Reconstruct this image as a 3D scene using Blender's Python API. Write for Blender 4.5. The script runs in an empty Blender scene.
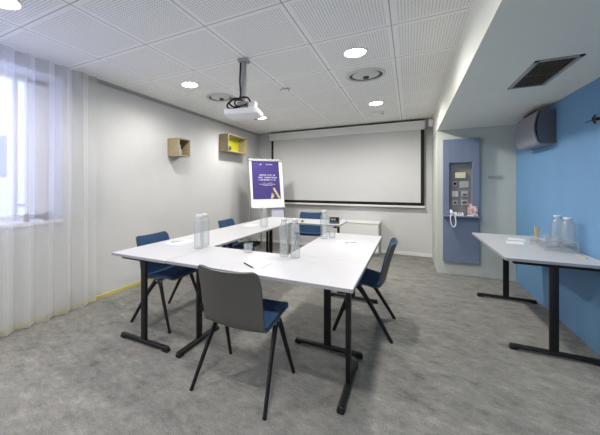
import bpy, bmesh, math, random
from mathutils import Vector, Matrix
random.seed(7)
PI = math.pi
C = bpy.context.scene.collection
R = math.radians

# ------------------------------------------------------------------ materials
def lin(c):
    return tuple(((v/255)/12.92 if v/255 <= .04045 else ((v/255+.055)/1.055)**2.4) for v in c) + (1,)

def mat(name, rgb, rough=.6, metal=0., var=.0, scale=20., bump=0., spec=.5, stretch=(1,1,1), rgb2=None):
    m = bpy.data.materials.new(name); m.use_nodes = True
    nt = m.node_tree; b = nt.nodes['Principled BSDF']
    b.inputs['Roughness'].default_value = rough
    b.inputs['Metallic'].default_value = metal
    b.inputs['Specular IOR Level'].default_value = spec
    base = lin(rgb)
    tc = nt.nodes.new('ShaderNodeTexCoord'); mp = nt.nodes.new('ShaderNodeMapping')
    mp.inputs['Scale'].default_value = stretch
    nt.links.new(tc.outputs['Object'], mp.inputs['Vector'])
    n = nt.nodes.new('ShaderNodeTexNoise'); n.inputs['Scale'].default_value = scale; n.inputs['Detail'].default_value = 4
    nt.links.new(mp.outputs['Vector'], n.inputs['Vector'])
    cr = nt.nodes.new('ShaderNodeValToRGB')
    cr.color_ramp.elements[0].position = .35; cr.color_ramp.elements[1].position = .65
    v = var
    cr.color_ramp.elements[0].color = lin(rgb2) if rgb2 else tuple(max(0, x*(1-v)) for x in base[:3])+(1,)
    cr.color_ramp.elements[1].color = tuple(min(1, x*(1+v)) for x in base[:3])+(1,)
    nt.links.new(n.outputs['Fac'], cr.inputs['Fac']); nt.links.new(cr.outputs['Color'], b.inputs['Base Color'])
    if bump:
        bp = nt.nodes.new('ShaderNodeBump'); bp.inputs['Strength'].default_value = bump; bp.inputs['Distance'].default_value = .004
        nt.links.new(n.outputs['Fac'], bp.inputs['Height']); nt.links.new(bp.outputs['Normal'], b.inputs['Normal'])
    return m

def emis(name, rgb, s):
    m = bpy.data.materials.new(name); m.use_nodes = True
    nt = m.node_tree; nt.nodes.remove(nt.nodes['Principled BSDF'])
    e = nt.nodes.new('ShaderNodeEmission'); e.inputs[0].default_value = lin(rgb); e.inputs[1].default_value = s
    nt.links.new(e.outputs[0], nt.nodes['Material Output'].inputs[0]); return m

def glassy(name, tint=(.97,.985,.98), edge=(.55,.6,.6), gl=.06, milk=0.):
    """thin clear glass: see-through face on, denser and shinier at grazing angles"""
    m = bpy.data.materials.new(name); m.use_nodes = True
    nt = m.node_tree; nt.nodes.remove(nt.nodes['Principled BSDF'])
    lw = nt.nodes.new('ShaderNodeLayerWeight'); lw.inputs[0].default_value = .35
    mix = nt.nodes.new('ShaderNodeMix'); mix.data_type = 'RGBA'
    mix.inputs[6].default_value = tint+(1,); mix.inputs[7].default_value = edge+(1,)
    pw = nt.nodes.new('ShaderNodeMath'); pw.operation = 'POWER'; pw.inputs[1].default_value = 2.2
    nt.links.new(lw.outputs['Facing'], pw.inputs[0]); nt.links.new(pw.outputs[0], mix.inputs[0])
    t = nt.nodes.new('ShaderNodeBsdfTransparent'); nt.links.new(mix.outputs[2], t.inputs[0])
    g = nt.nodes.new('ShaderNodeBsdfGlossy'); g.inputs['Roughness'].default_value = .05
    p4 = nt.nodes.new('ShaderNodeMath'); p4.operation = 'POWER'; p4.inputs[1].default_value = 4.
    nt.links.new(lw.outputs['Facing'], p4.inputs[0])
    ad = nt.nodes.new('ShaderNodeMath'); ad.operation = 'MULTIPLY_ADD'; ad.inputs[1].default_value = .35; ad.inputs[2].default_value = gl; ad.use_clamp = True
    nt.links.new(p4.outputs[0], ad.inputs[0])
    ms = nt.nodes.new('ShaderNodeMixShader'); nt.links.new(ad.outputs[0], ms.inputs[0])
    nt.links.new(t.outputs[0], ms.inputs[1]); nt.links.new(g.outputs[0], ms.inputs[2])
    df = nt.nodes.new('ShaderNodeBsdfDiffuse'); df.inputs[0].default_value = (.9,.92,.92,1)
    m3 = nt.nodes.new('ShaderNodeMixShader'); m3.inputs[0].default_value = milk
    nt.links.new(ms.outputs[0], m3.inputs[1]); nt.links.new(df.outputs[0], m3.inputs[2])
    nt.links.new(m3.outputs[0], nt.nodes['Material Output'].inputs[0]); return m

def sheer_material():
    m = bpy.data.materials.new('sheer_voile'); m.use_nodes = True
    nt = m.node_tree; nt.nodes.remove(nt.nodes['Principled BSDF'])
    d = nt.nodes.new('ShaderNodeBsdfDiffuse'); d.inputs[0].default_value = (.84,.84,.83,1)
    tl = nt.nodes.new('ShaderNodeBsdfTranslucent'); tl.inputs[0].default_value = (.84,.84,.86,1)
    tr = nt.nodes.new('ShaderNodeBsdfTransparent')
    a = nt.nodes.new('ShaderNodeMixShader'); a.inputs[0].default_value = .4
    nt.links.new(d.outputs[0], a.inputs[1]); nt.links.new(tl.outputs[0], a.inputs[2])
    b = nt.nodes.new('ShaderNodeMixShader')
    lw = nt.nodes.new('ShaderNodeLayerWeight'); lw.inputs[0].default_value = .5     # cloth seen edge-on is denser
    mr = nt.nodes.new('ShaderNodeMapRange'); mr.inputs[3].default_value = .40; mr.inputs[4].default_value = .78
    nt.links.new(lw.outputs['Facing'], mr.inputs[0]); nt.links.new(mr.outputs[0], b.inputs[0])
    nt.links.new(tr.outputs[0], b.inputs[1]); nt.links.new(a.outputs[0], b.inputs[2])
    nt.links.new(b.outputs[0], nt.nodes['Material Output'].inputs[0]); return m

def ceiling_material(ox, oy, px, py):
    m = bpy.data.materials.new('perforated_tiles'); m.use_nodes = True
    nt = m.node_tree; b = nt.nodes['Principled BSDF']; b.inputs['Roughness'].default_value = .85
    N = nt.nodes.new; K = nt.links.new
    def math_(op, a, bb=None, c=None):
        n = N('ShaderNodeMath'); n.operation = op
        for i, v in enumerate((a, bb, c)):
            if v is None: continue
            if isinstance(v, (int, float)): n.inputs[i].default_value = v
            else: K(v, n.inputs[i])
        return n.outputs[0]
    tc = N('ShaderNodeTexCoord'); sp = N('ShaderNodeSeparateXYZ'); K(tc.outputs['Object'], sp.inputs[0])
    def tile(o, off, p):       # position inside the tile in metres, 0..p
        return math_('MULTIPLY', math_('FRACT', math_('DIVIDE', math_('SUBTRACT', o, off), p)), p)
    tx, ty = tile(sp.outputs[0], ox, px), tile(sp.outputs[1], oy, py)
    def edge(t, p): return math_('MINIMUM', t, math_('SUBTRACT', p, t))
    ex, ey = edge(tx, px), edge(ty, py)
    e = math_('MINIMUM', ex, ey)
    seam = math_('LESS_THAN', e, .0038)
    field = math_('GREATER_THAN', e, .035)
    pit = .0205
    def cell(t): return math_('SUBTRACT', math_('FRACT', math_('DIVIDE', t, pit)), .5)
    cx_, cy_ = cell(tx), cell(ty)
    r2 = math_('ADD', math_('MULTIPLY', cx_, cx_), math_('MULTIPLY', cy_, cy_))
    hole = math_('MULTIPLY', math_('LESS_THAN', r2, .075), field)
    mx = N('ShaderNodeMix'); mx.data_type = 'RGBA'
    mx.inputs[6].default_value = lin((243,243,240)); mx.inputs[7].default_value = lin((192,192,188)); K(hole, mx.inputs[0])
    m2 = N('ShaderNodeMix'); m2.data_type = 'RGBA'; m2.inputs[7].default_value = lin((168,168,164))
    K(seam, m2.inputs[0]); K(mx.outputs[2], m2.inputs[6]); K(m2.outputs[2], b.inputs['Base Color'])
    return m

def carpet_material():
    m = bpy.data.materials.new('mottled_carpet'); m.use_nodes = True
    nt = m.node_tree; b = nt.nodes['Principled BSDF']; b.inputs['Roughness'].default_value = .95
    b.inputs['Specular IOR Level'].default_value = .15
    N = nt.nodes.new; K = nt.links.new
    tc = N('ShaderNodeTexCoord'); mp = N('ShaderNodeMapping'); K(tc.outputs['Object'], mp.inputs[0])
    mp.inputs['Rotation'].default_value = (0,0,R(25)); mp.inputs['Scale'].default_value = (1.0,1.5,1)
    n1 = N('ShaderNodeTexNoise'); n1.inputs['Scale'].default_value = 5.5; n1.inputs['Detail'].default_value = 8; n1.inputs['Roughness'].default_value = .72
    n1.inputs['Distortion'].default_value = .15
    K(mp.outputs[0], n1.inputs[0])
    n2 = N('ShaderNodeTexNoise'); n2.inputs['Scale'].default_value = 150; n2.inputs['Detail'].default_value = 3; K(tc.outputs['Object'], n2.inputs[0])
    r1 = N('ShaderNodeValToRGB'); e = r1.color_ramp.elements
    e[0].position = .32; e[0].color = lin((110,109,105)); e[1].position = .68; e[1].color = lin((158,156,150))
    x = e.new(.45); x.color = lin((134,133,128)); x = e.new(.56); x.color = lin((141,139,134))
    K(n1.outputs[0], r1.inputs[0])
    r2 = N('ShaderNodeValToRGB'); r2.color_ramp.elements[0].color = (.74,.74,.74,1); r2.color_ramp.elements[1].color = (1.18,1.18,1.18,1)
    r2.color_ramp.elements[0].position = .3; r2.color_ramp.elements[1].position = .7
    K(n2.outputs[0], r2.inputs[0])
    mx = N('ShaderNodeMix'); mx.data_type = 'RGBA'; mx.blend_type = 'MULTIPLY'; mx.inputs[0].default_value = 1
    n3 = N('ShaderNodeTexNoise'); n3.inputs['Scale'].default_value = 16; n3.inputs['Detail'].default_value = 6; n3.inputs['Roughness'].default_value = .8; K(mp.outputs[0], n3.inputs[0])
    r3 = N('ShaderNodeValToRGB'); r3.color_ramp.elements[0].color = (.80,.80,.79,1); r3.color_ramp.elements[1].color = (1.07,1.07,1.06,1)
    r3.color_ramp.elements[0].position = .36; r3.color_ramp.elements[1].position = .60; K(n3.outputs[0], r3.inputs[0])
    m4 = N('ShaderNodeMix'); m4.data_type = 'RGBA'; m4.blend_type = 'MULTIPLY'; m4.inputs[0].default_value = 1
    K(r1.outputs[0], mx.inputs[6]); K(r2.outputs[0], mx.inputs[7]); K(mx.outputs[2], m4.inputs[6]); K(r3.outputs[0], m4.inputs[7]); K(m4.outputs[2], b.inputs['Base Color'])
    bp = N('ShaderNodeBump'); bp.inputs['Strength'].default_value = .35; bp.inputs['Distance'].default_value = .004
    K(n2.outputs[0], bp.inputs['Height']); K(bp.outputs[0], b.inputs['Normal'])
    return m

M = dict(
    wall=mat('painted_white_wall', (200,200,199), .85, var=.015, scale=3),
    niche=mat('painted_pale_wall', (194,199,191), .85, var=.015, scale=3),
    soffit=mat('painted_soffit', (226,228,217), .85, var=.01, scale=3),
    blue=mat('painted_blue_wall', (101,143,181), .8, var=.02, scale=4),
    yellow=mat('yellow_skirting', (200,187,98), .5),
    white=mat('white_plastic', (232,232,230), .4),
    offwhite=mat('white_lacquer', (225,224,221), .45),
    trimgrey=mat('grey_trim', (160,160,156), .6),
    laminate=mat('white_laminate', (195,195,198), .32, var=.01, scale=6),
    edge=mat('laminate_edge', (150,150,152), .5),
    black=mat('black_powder_coat', (19,19,20), .45, var=.06, scale=60, spec=.4),
    rubber=mat('black_rubber', (15,15,15), .7),
    shell=mat('grey_polypropylene', (86,85,80), .42, var=.02, scale=80),
    fabric=mat('blue_wool', (54,78,108), .95, var=.14, scale=260, bump=.3, spec=.1),
    wood=mat('light_oak', (160,147,116), .6, var=.16, scale=9, stretch=(1,1,9)),
    limefoil=mat('lime_back_panel', (196,196,38), .6),
    darkpanel=mat('dark_back_panel', (70,72,68), .7),
    screen=mat('matte_screen', (200,200,199), .9, var=.006, scale=2),
    ink=mat('screen_border', (10,10,11), .8),
    alu=mat('brushed_aluminium', (150,151,152), .35, metal=.8),
    silver=mat('painted_silver', (162,162,160), .45),
    purple=mat('purple_print', (56,40,116), .55),
    gold=mat('gold_print', (206,184,120), .5),
    printwhite=mat('white_print', (214,208,228), .6),
    paper=mat('paper', (228,228,230), .8),
    lilac=mat('lilac_paper', (222,219,236), .8),
    graphite=mat('graphite_ink', (60,60,64), .6),
    panelblue=mat('slate_blue_lacquer', (114,126,150), .5, var=.02, scale=5),
    recess=mat('grey_recess', (130,130,128), .5),
    switch=mat('switch_plate', (206,206,200), .4),
    steel=mat('steel_plate', (166,167,170), .4),
    cream=mat('cream_plastic', (216,208,178), .45),
    unitgrey=mat('unit_front_grey', (130,134,143), .45),
    unitdark=mat('unit_end_grey', (82,88,97), .5),
    dark=mat('dark_void', (20,20,21), .8),
    slat=mat('bronze_slat', (92,84,72), .5),
    pink=mat('pink_picture', (226,190,188), .6, var=.2, scale=30, rgb2=(120,100,110)),
    yellowwood=mat('yellow_pencil_wood', (196,182,128), .6),
    diffuser=mat('vent_grey', (205,205,200), .5),
    diffdark=mat('vent_slot', (66,66,64), .7),
    brass=mat('dark_bronze', (70,58,48), .4, metal=.7),
    green=mat('green_cap', (120,140,60), .5),
    lens=emis('lamp_glow', (255,250,243), 30.),
    projlens=mat('lens_glass', (20,22,30), .1),
    glass=glassy('clear_glass', (.975,.98,.978), (.56,.59,.59), .09, .075),
    pane=glassy('window_glass', (.98,.99,1.), (.8,.85,.9), 0.),
    facade=mat('pale_facade', (225,226,232), .9),
    facade2=mat('facade_window', (150,158,172), .3),
    stone=mat('dark_stone', (58,58,66), .8),
    voile=sheer_material(), carpet=carpet_material(),
)

# ------------------------------------------------------------------ mesh helpers
def bm_new(): return bmesh.new()

def box(bm, c, s, rot=None, bev=0., seg=2):
    t = bmesh.new(); bmesh.ops.create_cube(t, size=1)
    bmesh.ops.scale(t, vec=s, verts=t.verts)
    if bev: bmesh.ops.bevel(t, geom=list(t.edges), offset=bev, segments=seg, affect='EDGES', profile=.5)
    if rot is not None: bmesh.ops.rotate(t, cent=(0,0,0), matrix=rot, verts=t.verts)
    bmesh.ops.translate(t, vec=c, verts=t.verts)
    merge(bm, t)
    return bm

def span(bm, x0, x1, y0, y1, z0, z1, bev=0., seg=2):
    return box(bm, ((x0+x1)/2,(y0+y1)/2,(z0+z1)/2), (abs(x1-x0),abs(y1-y0),abs(z1-z0)), None, bev, seg)

def merge(bm, t):
    me = bpy.data.meshes.new('t'); t.to_mesh(me); t.free(); bm.from_mesh(me); bpy.data.meshes.remove(me)

def lathe(bm, prof, n=32, c=(0,0,0), power=2., rot=None):
    """prof: (r, z) list; power > 2 makes the section a rounded square"""
    t = bmesh.new(); rings = []
    for r, z in prof:
        if r < 1e-6:
            rings.append([t.verts.new((0,0,z))]); continue
        ring = []
        for k in range(n):
            a = 2*PI*k/n; co, si = math.cos(a), math.sin(a)
            s = (abs(co)**power+abs(si)**power)**(-1/power)
            ring.append(t.verts.new((r*s*co, r*s*si, z)))
        rings.append(ring)
    for A, B in zip(rings, rings[1:]):
        if len(A) == 1 and len(B) == 1: continue
        for k in range(n):
            k2 = (k+1) % n
            if len(A) == 1: t.faces.new((A[0], B[k], B[k2]))
            elif len(B) == 1: t.faces.new((A[k], A[k2], B[0]))
            else: t.faces.new((A[k], A[k2], B[k2], B[k]))
    bmesh.ops.recalc_face_normals(t, faces=t.faces)
    if rot is not None: bmesh.ops.rotate(t, cent=(0,0,0), matrix=rot, verts=t.verts)
    bmesh.ops.translate(t, vec=c, verts=t.verts)
    merge(bm, t); return bm

def smooth_path(pts, sub=6):
    P = [Vector(p) for p in pts]; out = []
    for i in range(len(P)-1):
        p0, p1, p2, p3 = P[max(i-1,0)], P[i], P[i+1], P[min(i+2,len(P)-1)]
        for k in range(sub):
            t = k/sub
            out.append(.5*((2*p1)+(-p0+p2)*t+(2*p0-5*p1+4*p2-p3)*t*t+(-p0+3*p1-3*p2+p3)*t**3))
    out.append(P[-1]); return out

def tube(bm, pts, rad, n=10, flat=1.):
    """rad: number or list per point; flat squeezes the section sideways"""
    t = bmesh.new(); P = [Vector(p) for p in pts]; L = len(P)
    rr = rad if isinstance(rad, (list, tuple)) else [rad]*L
    up = None; rings = []
    for i in range(L):
        d = (P[min(i+1,L-1)]-P[max(i-1,0)]).normalized()
        if up is None: up = Vector((1,0,0)) if abs(d.x) < .9 else Vector((0,1,0))
        u = (up - d*up.dot(d)).normalized(); v = d.cross(u); up = u
        rings.append([t.verts.new(P[i]+(u*math.cos(2*PI*k/n)*flat+v*math.sin(2*PI*k/n))*rr[i]) for k in range(n)])
    for A, B in zip(rings, rings[1:]):
        for k in range(n): t.faces.new((A[k], A[(k+1)%n], B[(k+1)%n], B[k]))
    t.faces.new(rings[0][::-1]); t.faces.new(rings[-1])
    bmesh.ops.recalc_face_normals(t, faces=t.faces)
    merge(bm, t); return bm

def prism(bm, poly, axis, a, b):
    """extrude a closed 2D polygon along axis ('x': poly is (y,z), 'y': (x,z), 'z': (x,y))"""
    t = bmesh.new()
    def v(p, h): return {'x': (h,p[0],p[1]), 'y': (p[0],h,p[1]), 'z': (p[0],p[1],h)}[axis]
    A = [t.verts.new(v(p,a)) for p in poly]; B = [t.verts.new(v(p,b)) for p in poly]
    n = len(poly)
    t.faces.new(A); t.faces.new(B[::-1])
    for k in range(n): t.faces.new((A[k], A[(k+1)%n], B[(k+1)%n], B[k]))
    bmesh.ops.recalc_face_normals(t, faces=t.faces)
    merge(bm, t); return bm

def obj(name, bm, m, parent=None, smooth=False, loc=(0,0,0)):
    me = bpy.data.meshes.new(name); bm.to_mesh(me); bm.free()
    me.materials.append(M[m] if isinstance(m, str) else m)
    if smooth:
        for p in me.polygons: p.use_smooth = True
        try: me.set_sharp_from_angle(angle=R(40))
        except Exception: pass
    o = bpy.data.objects.new(name, me); C.objects.link(o); o.location = loc
    if parent: o.parent = parent
    return o

def thing(name, label, cat, loc=(0,0,0), rz=0., group=None):
    o = bpy.data.objects.new(name, None); C.objects.link(o)
    o.empty_display_size = .1
    o.location = loc; o.rotation_euler = (0,0,rz)
    return tag(o, label, cat, group)

def tag(o, label, cat, group=None):
    o['label'] = label; o['category'] = cat
    if group: o['group'] = group
    return o

def struct(name, bm, m, parent=None, smooth=False):
    o = obj(name, bm, m, parent, smooth)
    if parent is None: o['kind'] = 'structure'
    return o

def dup(root, label, loc, rz=0., group=None):
    r = root.copy(); C.objects.link(r); r.location = loc; r.rotation_euler = (0,0,rz); r['label'] = label
    if group: r['group'] = group
    for ch in list(root.children):
        c = ch.copy(); C.objects.link(c); c.parent = r
        for g in list(ch.children):
            d = g.copy(); C.objects.link(d); d.parent = c
    return r

# ------------------------------------------------------------------ the setting (metres; camera stands over x=0, y=0)
XL, XB, YB, H = -3.124, 1.268, 6.27, 2.485      # left wall, blue wall, back wall, ceiling
XN, YN, ZS = .361, 5.212, 2.10                   # niche edge, niche wall, soffit underside
YF = -2.2                                        # wall behind the camera
WY0, WY1, WZ0, WZ1 = -2.0, 1.796, .94, 2.37       # window opening in the left wall, widened out of view for more daylight
TW = .36                                         # thickness of the outer wall

b = bm_new(); span(b, XL-TW, XB+.15, YF-.15, YB+.15, -.12, 0); struct('floor', b, 'carpet')
b = bm_new(); span(b, XL-TW, XN+.001, YF-.15, YB+.15, H, H+.12)
struct('ceiling', b, ceiling_material(-2.614, 1.195, .6235, .6415))
b = bm_new()
span(b, XL-TW, XL, YF, WY0, 0, H); span(b, XL-TW, XL, WY1, YB, 0, H)
span(b, XL-TW, XL, WY0, WY1, 0, WZ0); span(b, XL-TW, XL, WY0, WY1, WZ1, H)
struct('wall_left', b, 'wall')
b = bm_new(); span(b, XL-TW, XN+.05, YB, YB+.15, 0, H); struct('wall_back', b, 'wall')
b = bm_new(); span(b, XB, XB+.15, YF, YN, 0, ZS+.4); struct('wall_right', b, 'blue')
b = bm_new(); span(b, XN, XB+.15, YN, YB+.15, 0, ZS+.01); struct('wall_niche', b, 'niche')
b = bm_new(); span(b, XL-TW, XB+.15, YF-.15, YF, 0, H); struct('wall_front', b, 'wall')
b = bm_new(); span(b, XN, XB+.15, YF, YB+.15, ZS, H+.12); struct('trim_1', b, 'soffit')          # lowered soffit along the right side
b = bm_new()
span(b, XL, XL+.024, 2.0, YB, H-.026, H-.001); span(b, XL, XL+.008, 2.0, YB, H-.04, H-.026)
struct('trim_2', b, 'trimgrey')                                                               # edge channel where tiles meet the left wall
b = bm_new(); span(b, XL, XL+.012, YF, YB, 0, .034); struct('baseboard_left', b, 'yellow')
b = bm_new(); span(b, XL+.012, XN, YB-.012, YB, 0, .06); struct('baseboard_back', b, 'offwhite')

# window: frame, two panes, sill
xf = XL-.30
b = bm_new()
span(b, xf-.03, xf+.03, WY1-.19, WY1, WZ0, WZ1, .004); span(b, xf-.03, xf+.03, WY0, WY0+.06, WZ0, WZ1, .004)
span(b, xf-.03, xf+.03, WY0, WY1, WZ1-.05, WZ1, .004); span(b, xf-.03, xf+.03, WY0, WY1, WZ0, WZ0+.05, .004)
for y in (-.8, .35): span(b, xf-.03, xf+.03, y-.03, y+.03, WZ0, WZ1, .004)
span(b, xf-.022, xf+.022, 1.50, 1.535, WZ0+.05, WZ1-.05, .003)
span(b, xf-.018, xf+.018, 1.535, WY1-.19, 1.075, 1.105, .003)
w1 = struct('window_1', b, 'offwhite')
b = bm_new(); span(b, xf-.004, xf+.004, WY0+.06, WY1-.19, WZ0+.05, WZ1-.05); obj('window_pane', b, 'pane', w1)
b = bm_new(); span(b, XL-TW+.04, XL+.02, WY0, WY1, WZ0-.03, WZ0+.004, .005); obj('window_sill', b, 'offwhite', w1)

# pale building across the street
bd = thing('building', 'pale building across the street seen through the window', 'building', (-16, 9, -4))
b = bm_new(); span(b, -3, 3, -9, 9, 0, 9.5); span(b, -3.2, 3.3, -9.2, 9.2, 9.5, 9.9); obj('facade', b, 'facade', bd)
b = bm_new(); span(b, 2.9, 3.45, -9.1, 9.1, 4.55, 4.8); obj('ledge', b, 'facade', bd)
for y in (-7, -4.2, -1.4, 1.4, 4.2, 7):
    for z in (2.6, 5.6):
        b = bm_new(); span(b, 2.95, 3.03, y-.7, y+.7, z, z+1.5); obj('window', b, 'facade2', bd)

# ------------------------------------------------------------------ sheer curtain
t = bm_new()
ny, nz = 700, 26
y0c, y1c = -2.15, 2.10
grid = []
ph = [random.uniform(-.5,.5) for _ in range(40)]
for i in range(ny+1):
    s = i/ny; y = y0c+(y1c-y0c)*s
    p = (y-2.08)/.172
    k = int(math.floor(p)) % 40
    row = []
    for j in range(nz+1):
        zt = j/nz; z = .014+zt*(H-.016-.014)
        amp = .042-.014*zt
        wob = .35*math.sin(y*7.3+1.2)+.25*math.sin(y*17+zt*.8)
        x = -3.035+amp*math.sin(2*PI*p+wob+.25*math.sin(zt*3+y*5))+.003*math.sin(2*PI*p*2.3+zt*1.5)
        row.append(t.verts.new((max(x, XL+.03), y+.010*math.sin(4*PI*p), z+(.004*math.sin(2*PI*p) if j == 0 else 0))))
    grid.append(row)
for i in range(ny):
    for j in range(nz): t.faces.new((grid[i][j], grid[i+1][j], grid[i+1][j+1], grid[i][j+1]))
cu = obj('curtain', t, 'voile', smooth=True)
tag(cu, 'white sheer floor-length curtain hanging in folds over the window', 'curtain')
for i, (y, r, lb) in enumerate(((1.502, .027, 'smaller dark round object on the window sill behind the sheer curtain'), (1.68, .042, 'larger dark round object on the window sill behind the sheer curtain, nearest its end'))):
    b = bm_new(); lathe(b, [(0,0),(r*.8,.0),(r,.02),(r,.05),(r*.8,.068),(r*.4,.078),(0,.08)], 20)
    tag(obj('ornament', b, 'stone', smooth=True, loc=(XL-.04, y, WZ0+.004)), lb, 'ornament', 'ornaments on the window sill')

# ------------------------------------------------------------------ meeting tables
TZ, TT, TWD = .726, .024, .60
def make_table(length, label, loc, rz, group):
    """long axis along local x, centred on the origin"""
    t = thing('meeting_table', label, 'table', loc, rz, group)
    b = bm_new(); box(b, (0,0,TZ-TT/2), (length-.004, TWD-.004, TT), None, .003)
    top = obj('tabletop', b, 'laminate', t)
    b = bm_new(); L, W = length/2-.001, TWD/2-.001
    for s in (-1, 1):
        span(b, -L, L, s*W-.0012, s*W+.0012, TZ-TT+.002, TZ-.003); span(b, s*L-.0012, s*L+.0012, -W, W, TZ-TT+.002, TZ-.003)
    obj('edge_band', b, 'edge', top)
    b = bm_new(); span(b, -L+.08, L-.08, -.03, .03, TZ-TT-.036, TZ-TT-.001, .003)
    for s in (-1, 1): span(b, s*(L-.30)-.07, s*(L-.30)+.07, -.05, .05, TZ-TT-.012, TZ-TT-.0005, .002)
    obj('beam', b, 'black', t)
    for s in (-1, 1):
        x = s*(L-.075)
        b = bm_new(); box(b, (x, 0, (TZ-TT)/2+.01), (.030, .052, TZ-TT-.05), None, .006)
        span(b, x-.022, x+.022, -.24, .24, TZ-TT-.03, TZ-TT-.001, .004)
        lg = obj('leg', b, 'black', t, smooth=True)
        b = bm_new(); box(b, (x, 0, .026), (.040, .52, .030), None, .011, 3); f = obj('foot_bar', b, 'black', lg, smooth=True)
        for q in (-1, 1):
            b = bm_new(); box(b, (x, q*.235, .014), (.044, .056, .024), None, .008); obj('foot_pad', b, 'rubber', lg)
    return t
G = 'white folding tables set in a hollow square'
TX0, TX1, TY0 = -2.20, -.267, 1.673
TL = 1.32
tf = make_table(TX1-TX0-TWD, 'white table along the near side of the hollow square, grey-backed chair in front of it', ((TX1+TX0+TWD)/2, TY0+TWD/2, 0), 0, G)
dup(tf, 'white table at the near end of the window side, bottle pair on it', (TX0+TWD/2, TY0+TL/2, 0), PI/2)
dup(tf, 'white table at the far end of the window side, single bottle standing on it', (TX0+TWD/2, TY0+TL*1.5+.004, 0), PI/2)
dup(tf, 'white table on the side towards the blue wall, blue chair at its outer edge', (TX1-TWD/2, TY0+TWD+TL/2+.004, 0), PI/2)
dup(tf, 'white table closing the far side of the hollow square, small black box on it', (TX0+TL/2, TY0+2*TL+.008+TWD/2, 0), 0)
SX0, SX1, SY0, SY1 = .655, 1.264, 2.972, 4.39
make_table(SY1-SY0, 'white side table standing against the blue wall with bottles on it', ((SX0+SX1)/2, (SY0+SY1)/2, 0), PI/2, None)

# ------------------------------------------------------------------ chairs
def interp(tab, t):
    for (a, *va), (c, *vc) in zip(tab, tab[1:]):
        if t <= c:
            k = (t-a)/(c-a); return [p+(q-p)*k for p, q in zip(va, vc)]
    return list(tab[-1][1:])

PROF = smooth_path([(0,.235,.438),(0,.18,.446),(0,.07,.436),(0,-.03,.418),(0,-.105,.405),(0,-.152,.412),(0,-.176,.448),(0,-.198,.54),(0,-.224,.64),(0,-.252,.73),(0,-.272,.784)], 5)
LEN = [0]
for p, q in zip(PROF, PROF[1:]): LEN.append(LEN[-1]+(q-p).length)
def shell_mesh(i0, i1, inset, off, thick, rc):
    """a strip of the seat curve between two profile indices, offset towards the sitter, with rounded end corners"""
    t = bmesh.new(); nx = 16
    s0, s1 = LEN[i0], LEN[i1]; stations = sorted(set([s0+(s1-s0)*k/30 for k in range(31)] + [s0+rc*(1-math.cos(a*PI/16)) for a in range(9)] + [s1-rc*(1-math.cos(a*PI/16)) for a in range(9)]))
    def at(s):
        s = min(max(s, 0), LEN[-1])
        for i in range(len(LEN)-1):
            if s <= LEN[i+1]+1e-9:
                k = (s-LEN[i])/(LEN[i+1]-LEN[i]); p = PROF[i].lerp(PROF[i+1], k)
                d = (PROF[min(i+2,len(PROF)-1)]-PROF[max(i-1,0)]).normalized(); return p, d
    layers = []
    for o in (off, off+thick):
        rows = []
        for s in stations:
            p, d = at(s); nrm = Vector((0, d.z, -d.y)); nrm = nrm if (nrm.z > 0 or nrm.y > 0) else -nrm
            f = s/LEN[-1]
            w = interp([(0,.226),(.3,.226),(.48,.214),(.62,.212),(.85,.216),(1,.206)], f)[0]-inset
            e = min(s-s0, s1-s)
            if e < rc: w -= rc-math.sqrt(max(rc*rc-(rc-e)**2, 0))
            cur = interp([(0,.006),(.45,.008),(.60,.024),(1,.036)], f)[0]
            row = []
            for i in range(nx+1):
                u = -1+2*i/nx
                q = p+nrm*(o+cur*(abs(u)**2.2)*(w/.2)**2)
                row.append(t.verts.new((u*w, q.y, q.z)))
            rows.append(row)
        layers.append(rows)
    A, B = layers; n = len(stations)
    for r in range(n-1):
        for i in range(nx):
            t.faces.new((A[r][i], A[r][i+1], A[r+1][i+1], A[r+1][i])); t.faces.new((B[r][i+1], B[r][i], B[r+1][i], B[r+1][i+1]))
        for i in (0, nx): t.faces.new((A[r][i], A[r+1][i], B[r+1][i], B[r][i]))
    for r in (0, n-1):
        for i in range(nx): t.faces.new((A[r][i], A[r][i+1], B[r][i+1], B[r][i]))
    bmesh.ops.remove_doubles(t, verts=t.verts, dist=1e-5)
    bmesh.ops.recalc_face_normals(t, faces=t.faces)
    bm = bm_new(); merge(bm, t); return bm

def make_chair(label, loc, rz, group):
    """faces local +y"""
    t = thing('conference_chair', label, 'chair', loc, rz, group)
    n = len(PROF)-1
    obj('shell', shell_mesh(0, n, 0, 0, .010, .032), 'shell', t, smooth=True)
    obj('seat_cushion', shell_mesh(0, 24, .003, .0105, .018, .04), 'fabric', t, smooth=True)
    obj('backrest_cushion', shell_mesh(25, n-1, .004, .0105, .012, .036), 'fabric', t, smooth=True)
    b = bm_new()
    box(b, (0,.05,.417), (.40,.045,.016), None, .005); box(b, (0,.05,.421), (.24,.18,.010), None, .004)
    for s in (-1, 1): box(b, (s*.205,.05,.416), (.034,.10,.022), None, .009, 3)
    obj('seat_bracket', b, 'alu', t, smooth=True)
    for sx in (-1, 1):
        for sy in (-1, 1):
            b = bm_new()
            pts = smooth_path([(sx*.209,.05+sy*.014,.414),(sx*.213,.05+sy*.042,.385),(sx*.227,.05+sy*(.087 if sy > 0 else .128),.26),(sx*.253,.232*sy,.006)], 6)
            k = len(pts)-1
            tube(b, pts, [(.0255-.0110*(i/k)) for i in range(k+1)], 10, .72)
            lg = obj('leg', b, 'black', t, smooth=True)
            b = bm_new(); lathe(b, [(0,0),(.0115,0),(.0135,.006),(.012,.012),(0,.012)], 12, (sx*.253,.232*sy,0)); obj('foot_cap', b, 'rubber', lg)
    return t
GC = 'blue upholstered chairs around the tables'
c1 = make_chair('grey-backed chair with blue seat at the near table, its back to the viewer', (-.957, 1.72, 0), 0, GC)
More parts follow.
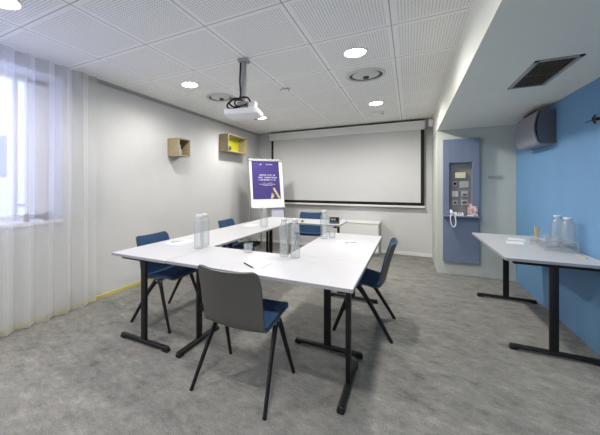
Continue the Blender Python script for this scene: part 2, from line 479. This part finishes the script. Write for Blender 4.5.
dup(c1, 'blue chair at the near end of the window side, beside the first table leg', (-2.085, 2.225, 0), -PI/2+R(1))
dup(c1, 'blue chair seen in profile on the side towards the blue wall', (-.362, 2.945, 0), PI/2)
dup(c1, 'blue chair at the far end of the window side, only its top showing', (-2.12, 3.66, 0), -PI/2+R(3))
dup(c1, 'blue chair facing the viewer behind the far table, below the projection screen', (-1.57, 5.19, 0), PI+R(8))

# ------------------------------------------------------------------ projection screen
sc = thing('projection_screen', 'large white pull-down projection screen with black borders on the back wall', 'projection screen', (-1.27, YB-.085, 2.35))
ox, oz = -1.27, 2.35
def sx(a): return a-ox
def sz(a): return a-oz
b = bm_new(); span(b, sx(-2.79), sx(.245), -.06, .07, sz(2.292), sz(2.450), .01); obj('housing', b, 'offwhite', sc)
b = bm_new(); span(b, sx(-2.75), sx(.24), -.05, .07, sz(2.4505), sz(2.462), .003); obj('gap_shadow', b, 'ink', sc)  # dark strip standing in for the shadow gap between housing and ceiling
for xa, xb in ((.245,.275),(-2.805,-2.79)):
    b = bm_new(); span(b, sx(xa), sx(xb), -.055, .07, sz(2.30), sz(2.41), .006); obj('end_cap', b, 'trimgrey', sc)
b = bm_new(); span(b, sx(-2.752), sx(.232), .0, .004, sz(.925), sz(2.30)); fab = obj('border', b, 'ink', sc)
b = bm_new(); span(b, sx(-2.70), sx(.180), -.003, -.0005, sz(.978), sz(2.30)); obj('screen_sheet', b, 'screen', fab)
b = bm_new(); span(b, sx(-2.77), sx(.25), -.014, .018, sz(.885), sz(.918), .006); obj('weight_bar', b, 'offwhite', sc)
b = bm_new(); span(b, XN-.07, XN-.0005, YB-.36, YB-.26, 2.30, 2.42, .01)
tag(obj('motion_sensor', b, 'white', loc=(0,0,0)), 'small white sensor box high on the wall end beside the screen housing', 'sensor')
ms = bpy.data.objects['motion_sensor']
b = bm_new(); tube(b, smooth_path([(XN-.012,YB-.30,2.31),(XN-.012,YB-.32,2.15),(XN-.011,YB-.30,1.98),(XN-.011,YB-.34,1.93)],4), .006, 6); obj('cable', b, 'trimgrey', ms)

# ------------------------------------------------------------------ low white cabinet by the back wall
cb = thing('sideboard', 'low white sideboard against the back wall under the screen', 'sideboard', (-.84, 6.02, 0))
b = bm_new(); span(b, -.35, .35, -.20, .235, .06, .59, .004); obj('carcass', b, 'offwhite', cb)
b = bm_new(); span(b, -.36, .36, -.225, .24, .59, .612, .004); obj('worktop', b, 'white', cb)
b = bm_new(); span(b, -.346, .346, -.218, -.201, .075, .582, .003); obj('front_panel', b, 'offwhite', cb)
b = bm_new(); span(b, -.34, .34, -.17, .22, 0, .06); obj('plinth', b, 'trimgrey', cb)
b = bm_new(); span(b, .351, .362, -.20, .235, .0, .588, .002); obj('side_panel', b, 'silver', cb)

# ------------------------------------------------------------------ flipchart easel and poster
ang = math.atan2(.741, .672)
fc = thing('flipchart_easel', 'white flipchart easel in the corner beside the projection screen', 'flipchart', (-2.405, 5.225, 0), ang)
def lean(b):        # the board leans back a little
    bmesh.ops.rotate(b, cent=(0,0,.87), matrix=Matrix.Rotation(R(-9),3,'X'), verts=b.verts); return b
b = bm_new(); span(b, -.33, .365, -.002, .022, .872, 1.785, .006); obj('board', lean(b), 'white', fc)
b = bm_new(); span(b, -.345, .345, -.022, .026, 1.772, 1.818, .006); cl = obj('clamp_bar', lean(b), 'silver', fc)
for s in (-.335, .335):
    b = bm_new(); lathe(b, [(0,-.012),(.016,-.012),(.016,.012),(0,.012)], 14, (s,0,1.824)); obj('knob', lean(b), 'black', cl)
b = bm_new(); span(b, -.32, .355, -.045, .0, .862, .884, .004); obj('pen_tray', b, 'white', fc)
b = bm_new(); span(b, .09, .35, .030, .036, .66, 1.70); obj('paper_pad', lean(b), 'lilac', fc)
for s in (-1, 1):
    b = bm_new(); tube(b, [(s*.34,.155,1.75),(s*.355,.03,.88),(s*.40,-.08,.0)], .014, 10); obj('leg', b, 'alu', fc, smooth=True)
b = bm_new(); tube(b, [(0,.185,1.70),(0,.36,.0)], .014, 10); obj('leg', b, 'alu', fc, smooth=True)
po = thing('poster', 'purple poster with a gold letter emblem clipped on the flipchart', 'poster', (-2.405, 5.225, 0), ang)
b = bm_new(); span(b, -.285, .29, -.007, -.0045, 1.03, 1.785); obj('sheet', lean(b), 'purple', po)
def line(x0, x1, z, hgt, big):
    b = bm_new(); x = x0
    while x < x1:
        w = random.uniform(.3,.75)*hgt
        k = random.random()
        yA, yB = -.0085, -.0068
        st = hgt*.22
        if k < .85:
            span(b, x, x+st, yA, yB, z, z+hgt)
            if k < .6: span(b, x, x+w, yA, yB, z+random.choice((0,hgt*.4,hgt-st)), z+random.choice((hgt*.22,hgt*.62,hgt)) if False else z+st)
            if k < .4: span(b, x+w-st, x+w, yA, yB, z, z+hgt)
            if .2 < k < .7: span(b, x, x+w, yA, yB, z+hgt-st, z+hgt)
        x += w+hgt*.28
    obj('lettering', lean(b), 'printwhite', po)
line(-.13, .20, 1.485, .026, 1); line(-.16, .215, 1.437, .026, 1); line(-.15, .20, 1.390, .026, 1)
line(-.06, .13, 1.335, .012, 0); line(-.14, .19, 1.312, .012, 0); line(-.07, .12, 1.289, .012, 0)
line(.02, .15, 1.70, .018, 1)
b = bm_new(); prism(b, [(-.125,1.695),(-.095,1.725),(-.075,1.70),(-.088,1.70),(-.095,1.71),(-.11,1.695)], 'y', -.0085, -.0068); obj('header_mark', lean(b), 'printwhite', po)
b = bm_new()
prism(b, [(.130,1.235),(.165,1.255),(.285,1.045),(.245,1.035)], 'y', -.0085, -.0068)
prism(b, [(.105,1.15),(.135,1.13),(.155,1.085),(.115,1.04),(.075,1.035),(.09,1.09)], 'y', -.0085, -.0068)
obj('emblem', lean(b), 'gold', po)

# ------------------------------------------------------------------ wall boxes on the left wall
def wall_box(label, y0, y1, z0, z1, d, back):
    yc = (y0+y1)/2
    t = thing('wall_box_shelf', label, 'wall shelf', (XL, yc, z0), 0, 'wooden box shelves on the white wall')
    w, hh, th = (y1-y0)/2, z1-z0, .016
    b = bm_new(); span(b, .001, d, -w, w, hh-th, hh, .001); obj('top_panel', b, 'wood', t)
    b = bm_new(); span(b, .001, d, -w, w, 0, th, .001); obj('bottom_panel', b, 'wood', t)
    for s in (-1, 1):
        b = bm_new(); span(b, .001, d, s*w-th/2-s*th/2, s*w+th/2-s*th/2, th, hh-th, .001); obj('side_panel', b, 'wood', t)
    b = bm_new(); span(b, .001, .012, -w+th, w-th, th, hh-th); obj('back_panel', b, back, t)
    return t
wall_box('small square wooden box shelf with dark back, nearer the curtain', 3.295, 3.545, 1.712, 1.972, .22, 'darkpanel')
wall_box('wide wooden box shelf with lime back, nearer the flipchart', 4.645, 5.34, 1.92, 2.243, .20, 'limefoil')
b = bm_new(); lathe(b, [(0,0),(.028,0),(.036,.03),(.030,.075),(.014,.11),(.012,.14),(.018,.155),(.015,.155),(.010,.13),(0,.10)], 20)
tag(obj('bud_vase', b, 'steel', smooth=True, loc=(XL+.12, 3.425, 1.7285)), 'small grey bud vase inside the square dark-backed wall box', 'vase')
b = bm_new(); lathe(b, [(0,0),(.02,0)]+[(.045*math.sin(a*PI/14), .045-.045*math.cos(a*PI/14)) for a in range(2,15)], 20)
tag(obj('ball_ornament', b, 'stone', smooth=True, loc=(XL+.155, 4.735, 1.9365)), 'dark round ornament sitting in the lime-backed wall box', 'ornament')

# ------------------------------------------------------------------ ceiling: downlights, diffusers, detectors
dl = None
LD = [(-2.30,2.80,'round downlight over the window side, nearest the projector pole','x'),(-.433,2.82,'bright round downlight closest to the perforated tiles over the near table','x'),
      (-.43,4.69,'round downlight nearest the projection screen, towards the blue wall','x'),(-2.31,4.74,'round downlight just beyond the projector','x'),
      (-2.33,.966,'round downlight at the ceiling corner above the curtain','x'),(-.43,.93,'round downlight over the viewer','x'),
      (-2.33,-.9,'round downlight behind the viewer on the window side','x'),(-.43,-.9,'round downlight behind the viewer towards the soffit','x')]
for x, y, lb, _ in LD:
    if dl is None:
        dl = thing('downlight', lb, 'ceiling light', (x,y,H), 0, 'recessed ceiling downlights')
        b = bm_new(); lathe(b, [(.088,-.002),(.090,-.010),(.104,-.006),(.106,-.0005),(.088,-.0005),(.088,-.002)], 40); obj('trim_ring', b, 'white', dl, smooth=True)
        b = bm_new(); lathe(b, [(0,-.006),(.088,-.004),(.088,-.001),(0,-.001)], 40); obj('lamp_lens', b, 'lens', dl)
    else: dup(dl, lb, (x,y,H))
for i, (x, y, lb, _) in enumerate(LD):        # the beam each downlight throws
    l = bpy.data.lights.new('downlight_beam', 'SPOT'); l.energy = (34, 49, 86, 54, 38, 54, 42, 62)[i]; l.spot_size = R(174); l.spot_blend = .62; l.shadow_soft_size = .085
    l.color = (1., .965, .92)
    o = bpy.data.objects.new('downlight_beam', l); C.objects.link(o); o.location = (x, y, H-.012)
def diffuser(label, x, y, r):
    t = thing('air_diffuser', label, 'air vent', (x,y,H), 0, 'round air diffusers in the ceiling')
    b = bm_new(); lathe(b, [(r*.82,-.002),(r*.84,-.016),(r*.97,-.010),(r,-.0005),(r*.82,-.0005),(r*.82,-.002)], 48); obj('outer_ring', b, 'diffuser', t, smooth=True)
    b = bm_new(); lathe(b, [(r*.60,-.003),(r*.83,-.003),(r*.83,-.0005),(r*.60,-.0005),(r*.60,-.003)], 48); obj('slot', b, 'diffdark', t)
    b = bm_new(); lathe(b, [(0,-.014),(r*.4,-.012),(r*.66,-.006),(r*.68,-.002),(0,-.002)], 48); obj('centre_disc', b, 'diffuser', t, smooth=True)
    b = bm_new(); lathe(b, [(0,-.03),(r*.14,-.03),(r*.16,-.014),(0,-.012)], 16, (0,.03,0)); obj('damper_knob', b, 'diffdark', t)
diffuser('round ceiling air vent between the two brighter downlights, soffit side', -.42, 3.45, .205)
diffuser('round ceiling air vent behind the projector, window side', -2.27, 3.40, .19)
sd = thing('smoke_detector', 'small white smoke detector on a ceiling seam', 'smoke detector', (-1.368, 3.488, H))
b = bm_new(); lathe(b, [(0,-.002),(.055,-.002),(.055,-.014),(.045,-.018),(.028,-.036),(0,-.038)], 28); obj('body', b, 'white', sd, smooth=True)
b = bm_new(); lathe(b, [(.056,-.008),(.058,-.008),(.058,-.016),(.050,-.018)], 28); obj('base_ring', b, 'trimgrey', sd)
b = bm_new(); span(b, -.14, .10, -.05, .05, -.022, -.001, .006); e_ = obj('ceiling_sensor', b, 'white', loc=(-.456, 5.314, H)); tag(e_, 'flat white rectangular detector on the ceiling before the screen', 'detector')
b = bm_new(); span(b, .05, .09, -.03, .03, -.032, -.022, .004); obj('sensor_eye', b, 'trimgrey', e_)
b = bm_new(); lathe(b, [(0,-.003),(.02,-.003),(.026,-.0005)], 16); tag(obj('sprinkler_cap', b, 'white', loc=(-1.92, 5.15, H)), 'tiny white cap in the ceiling near the flipchart corner', 'sprinkler')

# soffit grille
gr = thing('air_grille', 'dark slatted rectangular air grille in the underside of the soffit', 'air vent', (.848, 2.925, ZS))
b = bm_new(); hx, hy = .118, .32
span(b, -hx, hx, -hy, -hy+.024, -.008, -.0005); span(b, -hx, hx, hy-.024, hy, -.008, -.0005)
span(b, -hx, -hx+.024, -hy, hy, -.008, -.0005); span(b, hx-.024, hx, -hy, hy, -.008, -.0005); obj('frame', b, 'trimgrey', gr)
b = bm_new(); span(b, -hx+.02, hx-.02, -hy+.02, hy-.02, -.002, -.0006); obj('backing', b, 'dark', gr)
for k in range(9):
    x = -.08+.02*k
    b = bm_new(); box(b, (x,0,-.006), (.003,2*hy-.05,.010), Matrix.Rotation(R(25),3,'Y')); obj('slat', b, 'slat', gr)
b = bm_new(); span(b, -hx+.02, hx-.02, -.004, .004, -.010, -.004); obj('cross_bar', b, 'slat', gr)

# ------------------------------------------------------------------ projector on its ceiling pole
pr = thing('projector', 'white ceiling projector hung from a grey pole', 'projector', (-1.40, 2.50, H), R(14))
b = bm_new(); box(b, (0,0,-.012), (.10,.10,.022), None, .004); obj('ceiling_plate', b, 'silver', pr)
b = bm_new(); tube(b, [(0,0,-.02),(0,0,-.40)], .026, 20); obj('pole', b, 'silver', pr, smooth=True)
b = bm_new(); box(b, (0,0,-.425), (.11,.11,.03), None, .008)
for s in (-1, 1): box(b, (s*.07,0,-.465), (.12,.016,.012), Matrix.Rotation(s*R(20),3,'Y'))
box(b, (0,.06,-.465), (.016,.12,.012)); box(b, (0,0,-.462), (.05,.05,.06)); obj('mount', b, 'silver', pr)
b = bm_new()
poly = [(-.16,-.12),(-.13,-.135),(.13,-.135),(.165,-.11),(.17,.10),(.13,.125),(-.13,.125),(-.165,.10)]
t = bmesh.new(); merge(t, prism(bm_new(), poly, 'z', -.545, -.45)) if False else None
prism(b, poly, 'z', -.545, -.490); bmesh.ops.bevel(b, geom=list(b.edges), offset=.012, segments=3, affect='EDGES', profile=.5)
bd_ = obj('body', b, 'white', pr, smooth=True)
b = bm_new(); lathe(b, [(0,0),(.022,0),(.025,.01),(.025,.05),(0,.05)], 24, (.08,.115,-.518), rot=Matrix.Rotation(-PI/2,3,'X')); obj('lens', b, 'projlens', bd_, smooth=True)
b = bm_new(); box(b, (.095,-.03,-.455), (.065,.10,.085), Matrix.Rotation(R(8),3,'Y'), .012); obj('terminal_cover', b, 'white', bd_)
b = bm_new()
tube(b, smooth_path([(-.030,-.01,-.03),(-.035,-.015,-.20),(-.032,-.02,-.36),(-.09,-.07,-.395),(-.135,-.10,-.45),(-.10,-.12,-.49),(-.02,-.125,-.487)],6), .0085, 8)
tube(b, smooth_path([(-.03,-.02,-.37),(-.01,-.09,-.385),(.06,-.10,-.392),(.085,-.085,-.43)],6), .0085, 8)
tube(b, smooth_path([(-.02,-.03,-.38),(-.07,-.11,-.395),(-.105,-.12,-.44),(-.06,-.13,-.478),(.02,-.125,-.47),(.06,-.11,-.45)],6), .0075, 8)
tube(b, smooth_path([(.0,-.04,-.40),(-.04,-.13,-.42),(-.045,-.14,-.46),(.0,-.13,-.485)],6), .0075, 8)
obj('cable', b, 'rubber', pr, smooth=True)

# ------------------------------------------------------------------ slate-blue service panel in the niche
pn = thing('service_panel', 'tall slate-blue wall panel with switches and sockets', 'wall panel', (.645, YN, 0))
b = bm_new(); x0, x1 = -.213, .213
yf, yb = -.075, -.001
span(b, x0, x0+.075, yf, yb, .86, 1.95, .003); span(b, x1-.082, x1, yf, yb, .86, 1.95, .003)
span(b, x0+.075, x1-.082, yf, yb, 1.612, 1.95, .003); span(b, x0+.075, x1-.082, -.012, yb, .86, 1.612)
obj('upper_housing', b, 'panelblue', pn)
b = bm_new(); span(b, x0, x1, yf+.012, yb, .186, .845, .003); obj('lower_panel', b, 'panelblue', pn)
b = bm_new(); span(b, x0+.076, x1-.083, -.016, -.0125, .862, 1.611); rp = obj('recess_plate', b, 'recess', pn)
b = bm_new(); span(b, x0-.004, x1+.004, -.17, yb, .843, .861, .003); obj('shelf', b, 'panelblue', pn)
def fit(name, xa, xb, za, zb, m, d=.012, extra=None):
    b = bm_new(); span(b, xa-.645, xb-.645, -.016-d, -.016, za, zb, .003); o = obj(name, b, m, rp)
    return o
fit('thermostat', .582, .705, 1.392, 1.472, 'cream', .028)
fit('socket', .553, .605, 1.278, 1.346, 'steel'); fit('display_plate', .632, .745, 1.255, 1.348, 'steel', .010)
fit('light_switch', .545, .618, 1.125, 1.207, 'switch', .014); fit('light_switch', .657, .735, 1.130, 1.207, 'steel', .014)
fit('socket', .550, .615, 1.002, 1.077, 'steel'); fit('socket', .652, .730, 1.005, 1.078, 'steel')
for xa, za, r in ((.579,1.312,.018),(.583,1.040,.013),(.680,1.045,.012),(.703,1.05,.012)):
    b = bm_new(); lathe(b, [(0,0),(r,0),(r,.006),(0,.006)], 16, (xa-.645,-.028,za), rot=Matrix.Rotation(PI/2,3,'X')); obj('socket_hole', b, 'dark', rp)
b = bm_new(); span(b, .675-.645, .718-.645, -.033, -.029, 1.15, 1.165); obj('switch_rocker', b, 'dark', rp)
# telephone on the shelf
ph_ = thing('telephone', 'white corded telephone on the slate-blue panel shelf', 'telephone', (.592, YN-.105, .861))
b = bm_new(); prism(b, [(-.05,0),(.05,0),(.05,.045),(-.05,.02)], 'x', -.06, .075); obj('base', b, 'white', ph_)
b = bm_new(); tube(b, smooth_path([(-.066,-.075,.045),(-.066,-.03,.062),(-.066,.03,.068),(-.066,.075,.058)],5), .015, 10)
for y in (-.07, .07): box(b, (-.066,y,.04), (.038,.042,.030), None, .010)
obj('handset', b, 'white', ph_, smooth=True)
b = bm_new(); tube(b, smooth_path([(-.075,-.082,.035),(-.082,-.088,-.03),(-.07,-.088,-.12),(-.045,-.088,-.155),(-.02,-.088,-.11),(-.025,-.082,-.02),(-.03,-.055,.012)],6), .0065, 8)
obj('coiled_cord', b, 'white', ph_, smooth=True)
b = bm_new()
for i in range(3):
    for j in range(4): span(b, .0+i*.022, .014+i*.022, -.045+j*.022, -.031+j*.022, .020+.0055*j, .028+.0055*j)
obj('keypad', b, 'trimgrey', ph_)
pc = thing('picture_card', 'small pink picture card leaning on the slate-blue panel shelf', 'card', (.778, YN-.105, .8615))
rot = Matrix.Rotation(R(-14),3,'X')
b = bm_new(); box(b, (0,.02,.087), (.115,.006,.172), rot, .002); cd = obj('card', b, 'pink', pc)
b = bm_new(); box(b, (-.03,-.02,.008), (.07,.05,.014), None, .003); obj('stand', b, 'white', pc)

# niche plaque
pq = thing('sign_plaque', 'small grey strip sign on the pale niche wall beside the blue panel', 'sign', (1.036, YN, 1.36))
b = bm_new(); span(b, -.073, .073, -.012, -.001, .022, .062, .003); obj('strip', b, 'trimgrey', pq)
b = bm_new(); span(b, -.05, .06, -.004, -.001, -.075, .018); sh = obj('sheet', b, 'niche', pq)
b = bm_new(); span(b, -.035, .05, -.0052, -.0042, -.008, -.002); span(b, -.035, .03, -.0052, -.0042, -.035, -.030); obj('printed_line', b, 'trimgrey', sh)

# wall unit high on the blue wall
wu = thing('wall_unit', 'grey wall unit with curved front and dark end high on the blue wall', 'wall unit', (XB, 4.28, 1.70))
def arc(inset):
    P = [(-.001, .0+inset), (-.115, inset)]
    for k in range(11):
        a = k/10; P.append((-.135-.028*math.sin(PI*a)+inset*.5-.0*(a), inset+.02+(.30-2*inset)*a))
    P += [(-.125, .340-inset), (-.001, .340-inset)]
    return P
b = bm_new(); prism(b, [(x*.88, z) for x, z in arc(.004)], 'y', -.31, -.02); obj('end_cap', b, 'unitdark', wu)
b = bm_new(); prism(b, arc(0), 'y', -.285, .33)
obj('front_cover', b, 'unitgrey', wu)
b = bm_new(); prism(b, [(x*.96, z) for x, z in arc(.008)], 'y', -.297, -.286); obj('seam', b, 'dark', wu)
b = bm_new(); span(b, -.12, -.001, -.18, .18, .340, .362); obj('top_shade', b, 'dark', wu)  # dark slab standing in for the shade above the unit
# metal hook on the blue wall
hk = thing('coat_hook', 'small dark metal hook on the blue wall', 'hook', (XB, 3.20, 1.785))
b = bm_new(); lathe(b, [(0,.0005),(.028,.0005),(.028,.008),(0,.010)], 20, rot=Matrix.Rotation(-PI/2,3,'Y')); obj('plate', b, 'alu', hk)
b = bm_new(); tube(b, [(-.006,0,0),(-.034,0,0)], .012, 12); tube(b, [(-.03,-.01,.0),(-.036,.125,-.004)], .0055, 8); tube(b, smooth_path([(-.03,0,.03),(-.045,0,.0),(-.03,0,-.035)],4), .006, 8); obj('peg', b, 'brass', hk, smooth=True)

# ------------------------------------------------------------------ bottles, tumblers
def make_bottle(label, loc, hgt=.30, r=.036, rz=0.):
    t = thing('water_bottle', label, 'bottle', loc, rz, 'clear glass water bottles')
    k = hgt/.30
    prof_o = [(0,.002),(r*.92,.002),(r,.008),(r,.225*k),(r*.95,.240*k),(r*.72,.254*k),(r*.62,.262*k),(r*.62,.284*k)]
    prof_i = [(r*.55,.284*k),(r*.55,.262*k),(r*.66,.251*k),(r*.87,.237*k),(r*.92,.222*k),(r*.92,.018),(0,.016)]
    b = bm_new(); lathe(b, prof_o+prof_i, 40, power=3.6); obj('bottle_body', b, 'glass', t, smooth=True)
    b = bm_new(); lathe(b, [(0,.276*k),(r*.54,.276*k),(r*.54,.2845*k),(r*.68,.285*k),(r*.68,.300*k),(0,.300*k)], 24); obj('stopper', b, 'offwhite', t, smooth=True)
    return t
bt = make_bottle('front bottle of the pair standing near the window-side table corner', (-1.65, 2.13, TZ+.0005), .30)
dup(bt, 'rear bottle of the pair standing near the window-side table corner', (-1.655, 2.225, TZ+.0005), R(10))
dup(bt, 'left one of the two tall bottles at the inner corner of the near table', (-.876, 2.212, TZ+.0005), R(25))
dup(bt, 'right one of the two tall bottles at the inner corner of the near table', (-.785, 2.212, TZ+.0005), R(27))
make_bottle('single broad bottle on the window-side table in front of the flipchart', (-1.735, 3.655, TZ+.0005), .265, .047, R(20))
dup(bt, 'bottle standing alone on the table nearer the blue wall', (-.797, 3.152, TZ+.0005), R(25))
def make_tumbler(label, loc):
    t = thing('tumbler', label, 'glass', loc, 0, 'glass tumblers on the tables')
    b = bm_new(); lathe(b, [(0,.001),(.033,.001),(.037,.004),(.040,.075),(.0375,.075),(.034,.012),(0,.010)], 32); obj('glass_body', b, 'glass', t, smooth=True)
    return t
tb = make_tumbler('clear tumbler at the inner edge of the near table', (-1.19, 2.20, TZ+.0005))
dup(tb, 'clear tumbler beside the lone bottle on the table nearer the blue wall', (-.735, 3.235, TZ+.0005))

# tray with two bottles on the side table
TRX, TRY = 1.12, 3.60
tr = thing('wire_tray', 'raised clear tray with wire rim holding two bottles on the side table', 'tray', (TRX, TRY, TZ+.0005))
b = bm_new(); span(b, -.11, .115, -.21, .17, .036, .042, .002); obj('glass_shelf', b, 'glass', tr)
b = bm_new()
for z in (.085,):
    tube(b, [(-.10,-.19,z),(.10,-.19,z),(.10,.15,z),(-.10,.15,z),(-.10,-.19,z)], .0022, 6)
for x, y in ((-.10,-.19),(.10,-.19),(.10,.15),(-.10,.15)): tube(b, [(x,y,0.0),(x,y,.085)], .0025, 6)
obj('wire_frame', b, 'steel', tr)
b2 = make_bottle('bottle in the wire tray on the side table, farther from the viewer', (1.185, 3.69, TZ+.043), .245, .040, R(5))
dup(b2, 'bottle in the wire tray on the side table, closer to the viewer', (1.19, 3.50, TZ+.043), R(5))
dup(tb, 'clear tumbler at the front of the wire tray, farther from the viewer', (1.075, 3.60, TZ+.043))
dup(tb, 'clear tumbler at the front of the wire tray, closer to the viewer', (1.085, 3.45, TZ+.043))
pp = thing('pencil_glass', 'small glass holding yellow pencils on the side table by the wall', 'pencil pot', (1.15, 4.07, TZ+.0005))
b = bm_new(); lathe(b, [(0,.001),(.030,.001),(.045,.006),(.042,.012),(.024,.018),(.024,.05),(.022,.05),(.020,.016),(0,.012)], 28); obj('glass_cup', b, 'glass', pp, smooth=True)
for k in range(6):
    a = k*PI/3; b = bm_new(); tube(b, [(.008*math.cos(a),.008*math.sin(a),.015),(.014*math.cos(a),.014*math.sin(a),.135+.004*(k%3))], .0048, 6); obj('pencil', b, 'yellowwood', pp)
def sheet(name, label, cat, pts, m='paper', z=TZ+.0004, th=.0015, group=None):
    cx_ = sum(p[0] for p in pts)/len(pts); cy_ = sum(p[1] for p in pts)/len(pts)
    b = bm_new(); prism(b, [(x-cx_,y-cy_) for x,y in pts], 'z', 0, th)
    return tag(obj(name, b, m, loc=(cx_,cy_,z)), label, cat, group), cx_, cy_
sheet('brochure', 'white brochure lying on the side table before the pencil glass', 'brochure', [(.90,3.97),(.93,4.12),(1.06,4.09),(1.03,3.94)], 'paper')
sheet('brochure', 'white brochure lying on the side table next to the wire tray', 'brochure', [(.83,3.70),(.86,3.88),(.985,3.86),(.955,3.68)] , 'paper')
def pen(label, x, y, rz, L=.14, m='graphite', z=TZ+.0005):
    o = thing('pen', label, 'pen', (x,y,z), rz, 'pens on the tables')
    b = bm_new(); tube(b, [(-L/2,0,.0045),(L/2-.012,0,.0045)], .0042, 8); obj('barrel', b, m, o, smooth=True)
    b = bm_new(); tube(b, [(L/2-.012,0,.0045),(L/2,0,.0040)], [.0042,.0012], 8); obj('tip', b, 'alu', o)
    b = bm_new(); span(b, -L/2, -L/2+.04, -.001, .001, .0085, .0100); obj('clip', b, 'alu', o)
    return o
pen('light wooden pen on the side table in front of the tray', 1.18, 3.26, R(95), .15, 'yellowwood')

# paper, pads and pens on the hollow square
s, cx_, cy_ = sheet('notepad', 'white notepad with printed line behind the grey-backed chair', 'notepad', [(-1.075,1.915),(-1.035,2.085),(-.875,1.965),(-.88,1.765)], 'paper', th=.004)
b = bm_new()
random.seed(3)
for k in range(11):
    u = k/11; x, y = -1.07+.19*u-cx_, 1.965+(.0)*u-cy_
    x = (-1.068+(.185)*u)-cx_; y = (1.955+.012*math.sin(k*2.1)+.005)-cy_
    box(b, (x,y,.0044), (.010,.005,.0008), Matrix.Rotation(random.uniform(-.6,.6),3,'Z'))
obj('printed_line', b, 'graphite', s)
pen('dark pen lying along the notepad edge on the near table', -.985, 1.825, math.atan2(-.13,.18), .15)
GN = 'notepads at the seats'
sheet('notepad', 'white notepad at the seat of the nearest window-side chair', 'notepad', [(-2.08,2.16),(-2.06,2.42),(-1.90,2.40),(-1.92,2.14)], 'paper', th=.003, group=GN)
pen('dark pen on the notepad at the nearest window-side seat', -2.02, 2.27, R(70), .14, 'trimgrey', TZ+.0036)
sheet('notepad', 'white notepad on the table facing the profile chair', 'notepad', [(-.63,2.86),(-.63,3.10),(-.46,3.10),(-.46,2.86)], 'paper', th=.003, group=GN)
pen('dark pen on the notepad facing the profile chair', -.50, 3.00, R(50), .14, 'trimgrey', TZ+.0036)
sheet('notepad', 'white notepad at the far window-side seat beside the single bottle', 'notepad', [(-2.06,3.60),(-2.05,3.84),(-1.89,3.83),(-1.90,3.59)], 'paper', th=.003, group=GN)
# small black box on the far table
bx = thing('desk_box', 'small black-fronted box with grey case on the far table', 'box', (-.985, 4.47, TZ+.0005), R(22))
b = bm_new(); span(b, -.075, .075, -.045, .045, 0, .108, .006); obj('case', b, 'silver', bx)
b = bm_new(); span(b, -.062, .062, -.048, -.0455, .012, .096, .002); fr_ = obj('front_panel', b, 'dark', bx)
b = bm_new(); span(b, -.05, .02, -.0495, -.0482, .055, .075); span(b, -.05, .045, -.0495, -.0482, .025, .03); obj('display', b, 'steel', fr_)
b = bm_new(); span(b, -.02,.02,-.012,.012,0,.03,.004); tag(obj('marker_cap', b, 'green', loc=(-1.45,4.42,TZ+.0005)), 'small green item on the far table before the screen', 'desk item')

# ------------------------------------------------------------------ daylight, camera, colour
w = bpy.data.worlds.new('sky'); bpy.context.scene.world = w; w.use_nodes = True
bg = w.node_tree.nodes['Background']; bg.inputs[0].default_value = (.50,.56,1.0,1); bg.inputs[1].default_value = 1.6

cam = bpy.data.cameras.new('camera'); co = bpy.data.objects.new('camera', cam); C.objects.link(co)
co.location = (0,0,1.28); co.rotation_euler = (PI/2, 0, .485)
cam.sensor_width = 36; cam.lens = 299.64/600*36
cam.shift_x = (300-251.55)/600; cam.shift_y = -(217.5-185.98)/600
cam.clip_start = .02
s = bpy.context.scene; s.camera = co
s.view_settings.view_transform = 'Standard'; s.view_settings.look = 'None'
s.view_settings.gamma = 1; s.view_settings.use_curve_mapping = False
s.view_settings.exposure = .97
s.cycles.max_bounces = 14; s.cycles.diffuse_bounces = 8; s.cycles.transparent_max_bounces = 24
s.cycles.use_denoising = True
